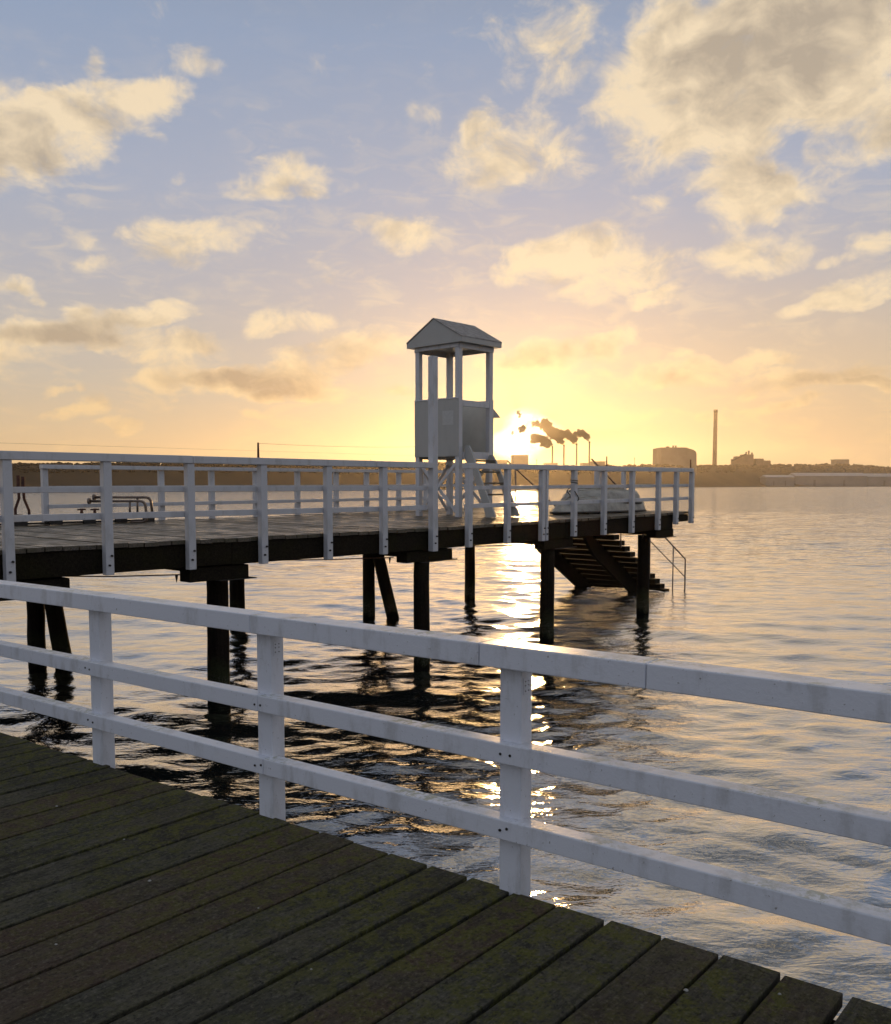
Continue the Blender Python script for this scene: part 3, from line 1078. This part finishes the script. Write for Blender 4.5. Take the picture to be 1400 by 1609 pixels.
MB().box(8.02, 8.72, .04, .20, FZ - .22, FZ - .058, fp).build('beam', M['beam'], far_pier, bevel=.01)
MB().box(8.0, 8.2, .21, 6.2, FZ - .40, FZ - .06, fp).build('end_beam', M['beam'], far_pier, bevel=.01)
for a, b in ((-8.3, -6.0), (-4.35, -3.45), (-.45, .63), (3.2, 4.15), (7.35, 8.15)):
    if a < -5:
        a, b = -8.2, -5.9
    MB().box(a, b, .10, .34, FZ - .55, FZ - .37, fp).build('corbel', M['beam'], far_pier, bevel=.01)
for sb in (-7.6, -3.75, 0.05, 3.7, 7.75):
    MB().box(sb - .12, sb + .12, .36, 6.1, FZ - .50, FZ - .372, fp).build('crossbeam', M['beam'], far_pier, bevel=.01)
    # steel strap under the end of the corbel
    MB().box(sb - .15, {-7.6: -5.8, -3.75: -3.33, .05: .75, 3.7: 4.27, 7.75: 8.25}[sb], .09, .35, FZ - .565, FZ - .554, fp).build('strap', M['dark_steel'], far_pier)


def pile(s, t, r, lean=None):
    b = fp(s, t, 0)
    b.z = -.8
    q = fp(*(lean or (s, t)), 1.0)
    q.z = FZ - .46
    pts = []
    for i in range(9):
        f = i / 8
        pts.append(b.lerp(q, f) + Vector((random.uniform(-1, 1), random.uniform(-1, 1), 0)) * .006)
    MB().tube(pts, r * 1.06, 18, r * .97).build('pile', M['pile'], far_pier, smooth=True, origin=(b.x, b.y, 0))


pile(-3.52, .75, .150)
pile(.01, .22, .132)
pile(3.56, .28, .137)
pile(7.95, .75, .140)
pile(-7.6, .3, .15)
pile(3.18, 4.93, .135)
pile(3.95, 4.70, .135, (3.05, 4.62))
pile(7.2, 5.42, .135)
pile(.35, 5.9, .155)
pile(-4.22, 4.98, .138)
pile(-3.85, 4.55, .138, (-4.15, 4.72))
pile(-7.6, 5.6, .15)

# tie rods with turnbuckles, slung below the beams
for a, b in ((-6.2, -4.3), (-3.3, -.45), (.6, 3.3), (4.3, 7.4)):
    p, q = fp(a, .40, FZ - .345), fp(b, .40, FZ - .47)
    t_ = MB().tube([p, (p + q) / 2 - Vector((0, 0, .015)), q], .008, 8).build('tie_rod', M['rust'], far_pier)
    m_ = p.lerp(q, .12)
    MB().tube([m_, p.lerp(q, .18)], .016, 8).build('turnbuckle', M['dark_steel'], far_pier)
    m_ = p.lerp(q, .97)
    MB().tube([m_, m_ - Vector((0, 0, .10))], .022, 8, .004).build('hook', M['dark_steel'], far_pier)

# front railing, in two runs either side of the gate gap
ZR = 3.36


def post_front(parent, s, top=ZR - .095, bot=1.94, w=.05, d=.098, mat='paint_far'):
    dz = random.uniform(-.02, .02)
    o = MB().box(s - w, s + w, -d, -.004, bot + dz, top, fp).build('post', M[mat], parent, bevel=.006, origin=fp(s, 0, FZ))
    for zz, ds in ((FZ - .13, .018), (FZ - .24, -.012)):
        c = fp(s + ds, -d, zz)
        MB().tube([c, c - Vector((TD.x, TD.y, 0)) * .022], .013, 8).build('bolt', M['dark_steel'], o)
    return o


def rails_front(parent, a, b, joints):
    js = [a] + joints + [b]
    for p, q in zip(js[:-1], js[1:]):
        MB().box(p + .002, q - .002, -.115, .045, ZR - .093, ZR + random.uniform(-.003, .003), fp).build('top_rail', M['paint_far'], parent, bevel=.007)
    MB().box(a + .05, b - .03, -.002, .052, 2.915, 2.98, fp).build('middle_rail', M['paint_far'], parent, bevel=.005)
    MB().box(a + .05, b - .03, -.002, .052, 2.60, 2.675, fp).build('lower_rail', M['paint_far'], parent, bevel=.005)


fr1 = thing('white_railing', fp(-4, 0, FZ), 'long white railing on the near side of the pier, left of the tower', 'railing')
for s in (-10, -8.85, -7.75, -6.63, -5.51, -4.42, -3.32, -2.19, -1.1):
    post_front(fr1, s)
rails_front(fr1, -11.5, -.06, [-7.7, -4.4, -1.3])
post_front(fr1, -.01, top=5.03, w=.058, d=.115)
p = [fp(-1.02, -.03, 3.2), fp(-1.02, -.03, 2.98), fp(-.98, -.06, 2.93), fp(-.93, -.06, 2.95)]
MB().tube(bend(p, .03), .009, 8).build('hook', M['paint_far'], fr1)

fr2 = thing('white_railing', fp(5, 0, FZ), 'white railing on the near side of the pier, right of the gate gap', 'railing')
for s in (.87, 1.90, 2.92, 3.95, 5.0, 6.07, 7.16, 7.96, 8.68):
    post_front(fr2, s, bot=1.96 if s < 7.5 else 2.04)
post_front(fr2, 3.03, w=.035)
rails_front(fr2, .80, 8.66, [4.6])

# back railing
br = thing('white_railing', fp(2, TW, FZ), 'white railing along the far side of the pier deck', 'railing')
for s in (-3.45, -2.34, -1.15, 0.0, 1.1, 2.23, 3.37, 4.33, 5.42, 6.4, 7.3, 8.2):
    MB().box(s - .05, s + .05, 6.19, 6.29, FZ - .3, ZR - .075, fp).build('post', M['paint_far'], br, bevel=.006)
MB().box(-3.52, 3.3, 6.12, 6.27, ZR - .073, ZR, fp).build('top_rail', M['paint_far'], br, bevel=.006)
MB().box(3.304, 8.25, 6.12, 6.27, ZR - .073, ZR, fp).build('top_rail', M['paint_far'], br, bevel=.006)
for z0, z1, nm in ((2.915, 2.98, 'middle_rail'), (2.58, 2.65, 'lower_rail')):
    MB().box(-3.42, 8.2, 6.135, 6.187, z0, z1, fp).build(nm, M['paint_far'], br, bevel=.005)

# end railing beside the head of the water steps
er = thing('white_railing', fp(8.7, 1.2, FZ), 'short white railing across the outer end of the pier beside the steps', 'railing')
for t, w in ((1.75, .045), (2.5, .07)):
    MB().box(8.62, 8.72, t - w, t + w, FZ - .2, ZR - .06, fp).build('post', M['paint_far'], er, bevel=.01)
MB().box(8.62, 8.72, .06, 2.56, ZR - .058, ZR - .004, fp).build('top_rail', M['paint_far'], er, bevel=.006)

# three short rods standing up on the rails
for (s, t), lab in ((((-3.37), -.04), 'short thin metal rod standing up from the long left railing'),
                    (((5.1), -.04), 'short thin metal rod standing up from the right railing behind the boats'),
                    (((8.63), -.04), 'short thin metal rod at the outermost corner of the railing')):
    p = fp(s, t, ZR)
    o = MB().tube([p - Vector((0, 0, .002)), p + Vector((0, 0, .20))], .016, 8, .012).add([], []).build('metal_rod', M['rust'], origin=p)
    tag(o, lab, 'rod', 'short rods on top of the pier rails')

# ------------------------------------------------------------------ lookout tower
TS, TT = 3.335, 2.371      # near corner post
WS, WT = .97, 1.13


def tw(a, b, z):
    return fp(TS + a, TT + b, z)


tower = thing('lookout_tower', tw(.5, .6, FZ), 'white wooden lookout tower with a small gabled roof on the pier', 'tower')
h = .055
ZF, ZP, ZE = 3.58, 4.74, 5.86
for a, b in ((0, 0), (WS, 0), (0, WT), (WS, WT)):
    MB().box(a - h, a + h, b - h, b + h, FZ + .0, ZE - .0, tw).build('post', M['paint_far'], tower, bevel=.006)
# lower box: panels on three sides, open on the stair side
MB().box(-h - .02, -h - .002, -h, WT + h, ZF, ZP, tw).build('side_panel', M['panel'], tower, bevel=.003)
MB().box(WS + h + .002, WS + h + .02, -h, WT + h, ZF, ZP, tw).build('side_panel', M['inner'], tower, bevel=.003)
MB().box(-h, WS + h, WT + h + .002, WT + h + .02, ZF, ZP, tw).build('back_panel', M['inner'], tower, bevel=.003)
MB().box(h + .002, WS - h - .002, -h + .01, h - .03, ZP - .14, ZP - .02, tw).build('front_bar', M['paint_far'], tower, bevel=.004)
for (a0, a1, b0, b1) in ((-h - .03, -h + .03, -h, WT + h), (WS + h - .03, WS + h + .03, -h, WT + h), (-h + .032, WS + h - .032, WT + h - .03, WT + h + .03)):
    MB().box(a0, a1, b0, b1, ZP + .002, ZP + .03, tw).build('sill', M['paint_far'], tower, bevel=.004)
MB().box(-h + .002, WS + h - .002, -h + .004, WT + h - .002, ZF - .045, ZF - .003, tw).build('floor', M['deck_far'], tower)
MB().box(h + .002, WS - h - .002, -h - .03, -h + .002, ZF - .06, ZF + .09, tw).build('door_sill', M['paint_far'], tower, bevel=.004)
# a plate frame under the roof
for args in ((-h, WS + h, -h - .022, -h - .002), (-h, WS + h, WT + h + .002, WT + h + .022)):
    MB().box(args[0], args[1], args[2], args[3], ZE - .10, ZE + .02, tw).build('roof_beam', M['paint_far'], tower, bevel=.004)
for a0, a1 in ((-h - .022, -h - .002), (WS + h + .002, WS + h + .022)):
    MB().box(a0, a1, -h, WT + h, ZE - .08, ZE + .02, tw).build('roof_beam', M['paint_far'], tower, bevel=.004)
# gabled roof: ridge runs along the pier
OV, OG = .15, .11
b0, b1, bm = -h - OV, WT + h + OV, WT / 2
a0, a1 = -h - OG, WS + h + OG
ZR0, ZRT = 5.95, 6.38
def roof_slab(ba, za, bb, zb, th=.03):
    mbb = MB()
    lo = [tw(a0, ba, za), tw(a1, ba, za), tw(a1, bb, zb), tw(a0, bb, zb)]
    hi = [p + Vector((0, 0, th)) for p in lo]
    return mbb.prism(lo, hi)


rf = roof_slab(b0, ZR0, bm - .002, ZRT).build('roof', M['roof'], tower)
roof_slab(bm + .002, ZRT, b1, ZR0).build('roof', M['roof'], tower)
for aa in (a0 + .012, a1 - .035):
    lo = [tw(aa, b0, ZR0 - .09), tw(aa, b1, ZR0 - .09), tw(aa, b1, ZR0 - .004), tw(aa, bm, ZRT - .004), tw(aa, b0, ZR0 - .004)]
    hi = [tw(aa + .022, b0, ZR0 - .09), tw(aa + .022, b1, ZR0 - .09), tw(aa + .022, b1, ZR0 - .004), tw(aa + .022, bm, ZRT - .004), tw(aa + .022, b0, ZR0 - .004)]
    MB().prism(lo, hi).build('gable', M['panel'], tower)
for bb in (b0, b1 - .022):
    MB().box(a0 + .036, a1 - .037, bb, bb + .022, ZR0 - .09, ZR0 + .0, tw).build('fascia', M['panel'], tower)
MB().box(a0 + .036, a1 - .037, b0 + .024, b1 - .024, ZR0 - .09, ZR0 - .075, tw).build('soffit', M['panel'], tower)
# cross braces between the legs below the box
def brace(p, q):
    MB().bar(p, q, .02, .07).build('brace', M['paint_far'], tower, bevel=.003)


for a in (-.012, WS + .012):
    o_ = -.03 if a < 0 else .03
    brace(tw(a, h, 2.42), tw(a, WT - h, 3.42))
    brace(tw(a + o_, h, 3.42), tw(a + o_, WT - h, 2.42))
for b in (WT,):
    brace(tw(h, b, 2.42), tw(WS - h, b, 3.42))
    brace(tw(h, b + .03, 3.42), tw(WS - h, b + .03, 2.42))
brace(tw(h, -.02, 3.42), tw(.45, -.02, 2.9))
# notice
MB().box(-h - .024, -h - .021, .08, .38, 4.22, 4.51, tw).build('notice', M['notice'], tower)
# small slanted hood on the outer side
mbh = MB()
mbh.prism([tw(WS + h + .022, -.05, 4.60), tw(WS + h + .27, -.05, 4.42), tw(WS + h + .022, -.05, 4.42)],
          [tw(WS + h + .022, .5, 4.60), tw(WS + h + .27, .5, 4.42), tw(WS + h + .022, .5, 4.42)])
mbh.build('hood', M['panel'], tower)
# steep ladder stair on the open side
def stringer(a, wid=.13, top=3.80, mat='panel'):
    run = .72
    pts = []
    z0, z1 = FZ + .01, top
    L = [(-.0, z1), (.05, z1 - .01)]
    # profile in the (outward, z) plane; rounded head, cut foot
    prof = [(.00, z1 - .05), (.03, z1), (.11, z1 - .01), (.17, z1 - .10), (.22 + run * .40, z0 + .62), (.24 + run * .78, z0 + .05), (.24 + run * .80, z0),
            (.00 + run * .80, z0), (run * .62, z0 + .35), (.02 + run * .25, z0 + .95), (.0, z1 - .28)]
    lo = [tw(a - .022, -h - .035 - q[0], q[1]) for q in prof]
    hi = [tw(a + .022, -h - .035 - q[0], q[1]) for q in prof]
    return MB().prism(lo, hi).build('stringer', M[mat], tower)


stringer(.10)
stringer(.86, top=3.62)
for k in range(5):
    z = FZ + .22 + k * .235
    o_ = .60 - k * .125
    MB().box(.124, .836, -h - .035 - o_ - .10, -h - .035 - o_ + .06, z, z + .035, tw).build('step', M['deck_far'], tower)

# ------------------------------------------------------------------ steps down to the water
steps = thing('water_steps', fp(8.9, 3.9, FZ), 'dark wooden bathing steps going down into the water from the pier end', 'steps')
TA, TB = 2.62, 5.15
SL = .61
s_top = 8.75
def sz(s):
    return FZ + .07 - .12 - (s - s_top) * SL


n = 0
s = s_top + .1
while sz(s) > -.35:
    MB().box(s, s + .27, TA, TB, sz(s) - .128, sz(s), lambda a, b, z: Vector((*(P0 + SD * a + TD * b), z))).build('step', M['beam'], steps, bevel=.006)
    s += .27
    n += 1
raw = lambda a, b, z: Vector((*(P0 + SD * a + TD * b), z))
for t in (3.25, 5.0):
    lo, hi = [], []
    prof = [(s_top - .3, sz(s_top - .3) - .02), (13.2, sz(13.2) - .02), (13.2, sz(13.2) - .50), (s_top + .95, sz(s_top + .95) - .50), (s_top + .2, sz(s_top) - .2)]
    lo = [raw(q[0], t, q[1] - .03) for q in prof]
    hi = [raw(q[0], t + .09, q[1] - .03) for q in prof]
    MB().prism(lo, hi).build('stringer', M['beam'], steps)


def hand(t):
    top = [(8.75, .0), (13.4, .0)]
    zr = lambda s: .87 + (13.4 - s) * .565
    o = MB().tube(bend([raw(8.5, t, zr(8.5)), raw(13.42, t, zr(13.42)), raw(13.42, t, -.7)], .02), .021, 10).build('handrail', M['steel'], steps, smooth=True)
    MB().tube([raw(8.85, t, zr(8.85) - .52), raw(13.4, t, zr(13.4) - .52)], .014, 8).build('mid_bar', M['steel'], steps, smooth=True)
    for s_ in (8.85, 9.9, 11.4, 12.7):
        MB().tube([raw(s_, t, max(sz(s_) - .2, -.6)), raw(s_, t, zr(s_) - .012)], .018, 8).build('upright', M['steel'], steps, smooth=True)


hand(2.56)
hand(5.22)

# ------------------------------------------------------------------ upturned dinghies
def hull_mesh(L, B, D, z0, s0, t0, yaw, name, mat, label, nose=1.0):
    """keel-up hull; x forward = towards the bow"""
    ns, nr = 15, 13
    base = fp(s0, t0, FZ)
    ca, sa = math.cos(yaw), math.sin(yaw)
    def W_(x, y, z):
        # local x along -S (bow toward the camera side), y across
        v = Vector((SD.x, SD.y)) * (x * ca - y * sa) + Vector((TD.x, TD.y)) * (x * sa + y * ca)
        return Vector((base.x + v.x, base.y + v.y, base.z + z0 + z))
    t = thing(name, W_(0, 0, 0), label, 'dinghy', 'upturned dinghies stacked at the pier end')
    sec = []
    for i in range(ns):
        f = i / (ns - 1)                       # 0 bow .. 1 stern
        hb = B / 2 * min(1.0, (math.sin(min(f * 1.55, 1.0) * math.pi / 2)) ** .75) * (1 - .10 * max(0, f - .65) / .35)
        keel = D * (1 - .62 * (1 - min(f / .28, 1)) ** 2 * nose) * (1 - .06 * f)
        x = -L / 2 + L * f
        row = []
        for j in range(nr):
            a = -1 + 2 * j / (nr - 1)
            y = hb * math.copysign(abs(a) ** .8, a)
            prof = (1 - abs(a) ** 3.4) ** .60
            rake = (.10 * L * (1 - f) ** 3) * prof      # stem rakes back towards the keel
            row.append(W_(x + rake, y, keel * prof + .015))
        sec.append(row)
    vs = [p for r_ in sec for p in r_]
    fs = []
    for i in range(ns - 1):
        for j in range(nr - 1):
            a = i * nr + j
            fs.append((a, a + 1, a + nr + 1, a + nr))
    fs.append(tuple((ns - 1) * nr + j for j in range(nr)))
    fs.append(tuple(j for j in range(nr))[::-1])
    o = MB().add(vs, fs).build('hull', mat, t)
    for p in o.data.polygons:
        p.use_smooth = len(p.vertices) == 4
    gun = [sec[i][0] for i in range(ns)]
    gun2 = [sec[i][-1] for i in range(ns)]
    MB().tube(gun + gun2[::-1], .024, 8).build('rubbing_strip', M['rubber'], t, smooth=True)
    MB().tube([sec[i][nr // 2] + Vector((0, 0, .012)) for i in range(1, ns)], .018, 6).build('keel', M['hull_old'], t)
    # lapped strakes
    for j in (3, nr - 4):
        MB().tube([sec[i][j] for i in range(1, ns)], .010, 6).build('strake', M['hull_old'], t)
    return t


hull_mesh(3.05, 1.25, .36, .02, 6.78, 1.45, R(1), 'dinghy', M['hull'], 'larger pale dinghy lying upside down on the pier deck, lower of two')
hull_mesh(2.45, 1.10, .33, .20, 6.95, 1.50, R(-3), 'dinghy', M['hull'], 'smaller stained dinghy lying upside down on top of the other one', nose=.6)
for s_ in (5.9, 7.6):
    o = MB().box(s_, s_ + .09, .95, 1.95, FZ + .003, FZ + .032, fp).build('bearer', M['beam'])
    tag(o, 'flat timber bearer under the bow end of the upturned dinghies' if s_ < 6 else 'flat timber bearer under the stern end of the upturned dinghies', 'timber', 'bearers under the dinghies')

# rope round the railing post, over the dinghy
pts = []
for i in range(25):
    a = i / 24 * math.pi * 4.2
    pts.append(fp(3.95 + .075 * math.cos(a), -.05 + .075 * math.sin(a), 3.10 - i * .004))
pts += [fp(4.2, .3, 2.86), fp(4.6, .5, 2.78), fp(5.2, .9, 2.70)]
pts2 = [fp(3.88, -.11, 2.86), fp(4.05, -.11, 2.70), fp(4.12, .05, 2.62), fp(4.3, .2, 2.45), fp(4.8, .6, 2.42)]
rp = thing('mooring_rope', fp(3.95, 0, 2.9), 'dark rope tied round a railing post and led back to the upturned dinghies', 'rope')
MB().tube(bend(pts, .05, 2), .009, 6).build('knot', M['rope'], rp, smooth=True)
MB().tube(bend(pts2, .08, 4), .009, 6).build('tail', M['rope'], rp, smooth=True)

# thin wire from the rod on the railing to the tower
p, q = fp(-3.37, -.04, ZR + .19), tw(-h - .03, WT + .02, 3.80)
o = MB().tube([p.lerp(q, i / 16) - Vector((0, 0, .10 * (i / 16) * (1 - i / 16))) for i in range(17)], .0022, 6).build('wire', M['wire'])
tag(o, 'thin wire strung from the short rod on the left railing to the tower', 'wire')

# ------------------------------------------------------------------ gear on the left part of the pier
PZ = FZ + .155
plat = thing('steel_landing', fp(-3.0, 5.8, FZ), 'low dark steel landing frame lying along the back edge of the pier at left', 'landing')
MB().box(-5.6, -1.75, 5.55, 6.15, PZ - .03, PZ, fp).build('plate', M['dark_steel'], plat)
for s_ in (-5.4, -4.9, -4.3, -3.7, -3.1, -2.5, -1.95):
    MB().box(s_, s_ + .22, 5.50, 5.548, FZ + .004, PZ - .002, fp).build('foot', M['dark_steel'], plat)
MB().box(-5.6, -1.75, 5.60, 5.66, FZ + .02, FZ + .05, fp).build('bottom_rail', M['dark_steel'], plat)


def rel(px, py, base):
    """point on the upright plane through base that faces along the pier"""
    return at(px, py, base.y)


# two bent rusty bars
for pts, lab in (([(24.5, 808), (24, 800), (30, 783), (29, 765), (29, 748)], 'bent rusty steel bar leaning left, left one of a pair on the pier'),
                 ([(46, 808), (45.5, 802), (38, 784), (36.5, 768), (36.5, 750)], 'bent rusty steel bar leaning right, right one of a pair on the pier')):
    base = fp(-4.35, 5.85, PZ)
    P = [at(x, y, base.y) for x, y in pts]
    P[0].z = P[1].z - .10
    t = thing('bent_bar', (P[0].x, P[0].y, P[0].z), lab, 'steel bar', 'pair of bent rusty bars')
    mbx = MB()
    for a, b in zip(P[:-1], P[1:]):
        mbx.bar(a, b + (b - a).normalized() * .008, .04, .022, up=(0, 1, 0))
    mbx.build('bar', M['rust'], t)
    MB().bar(P[-2], P[-1] + Vector((0, 0, .01)), .055, .034, up=(0, 1, 0)).build('end_plate', M['rust'], t)
    MB().box(P[0].x - .09, P[0].x + .09, P[0].y - .06, P[0].y + .06, P[0].z - .02, P[0].z + .012).build('foot', M['dark_steel'], t)

# two bent pipe handrails
for pts, sup, yb, off, lab in (
        ([(148, 781.5), (236.5, 781.5), (239.5, 808)], 216, 807, .22, 'taller bent pipe handrail with a flanged end on the pier at left'),
        ([(140, 787.5), (228, 787.5), (231, 820), (206, 820)], 204, 807, 0, 'lower bent pipe handrail curling under at its right end')):
    Yb = 16.55 + off
    P = [at(x, y, Yb) for x, y in pts]
    t = thing('pipe_handrail', (P[-1].x, Yb, P[-1].z), lab, 'handrail', 'bent pipe handrails on the pier')
    MB().tube(bend(P, .10, 6), .024, 10).build('pipe', M['steel'], t, smooth=True)
    MB().tube([P[0] - Vector((.018, 0, 0)), P[0] + Vector((.02, 0, 0))], .055, 14).build('flange', M['steel'], t, smooth=True)
    a, b = at(sup, yb, Yb), at(sup, pts[0][1] + 1.2, Yb)
    MB().tube([a, b], .02, 8).build('support', M['steel'], t, smooth=True)
    MB().box(a.x - .1, a.x + .12, Yb - .05, Yb + .05, a.z - .03, a.z).build('foot_plate', M['dark_steel'], t)

# two small mooring cleats
for px, lab in ((128.5, 'small iron mooring cleat, left one of two beside the bent pipes'), (149, 'small iron mooring cleat, right one of two beside the bent pipes')):
    c = at(px, 807.5, 16.45)
    t = thing('mooring_cleat', c, lab, 'cleat', 'iron mooring cleats')
    MB().tube([c, c + Vector((0, 0, .075))], .028, 10, .024).build('stem', M['rust'], t, smooth=True)
    MB().tube([c + Vector((-.075, 0, .075)), c + Vector((0, 0, .085)), c + Vector((.075, 0, .08))], .014, 8).build('horn', M['rust'], t, smooth=True)
    MB().box(c.x - .08, c.x + .08, c.y - .05, c.y + .05, c.z - .02, c.z + .006).build('base', M['dark_steel'], t)

print('done', len(bpy.data.objects))
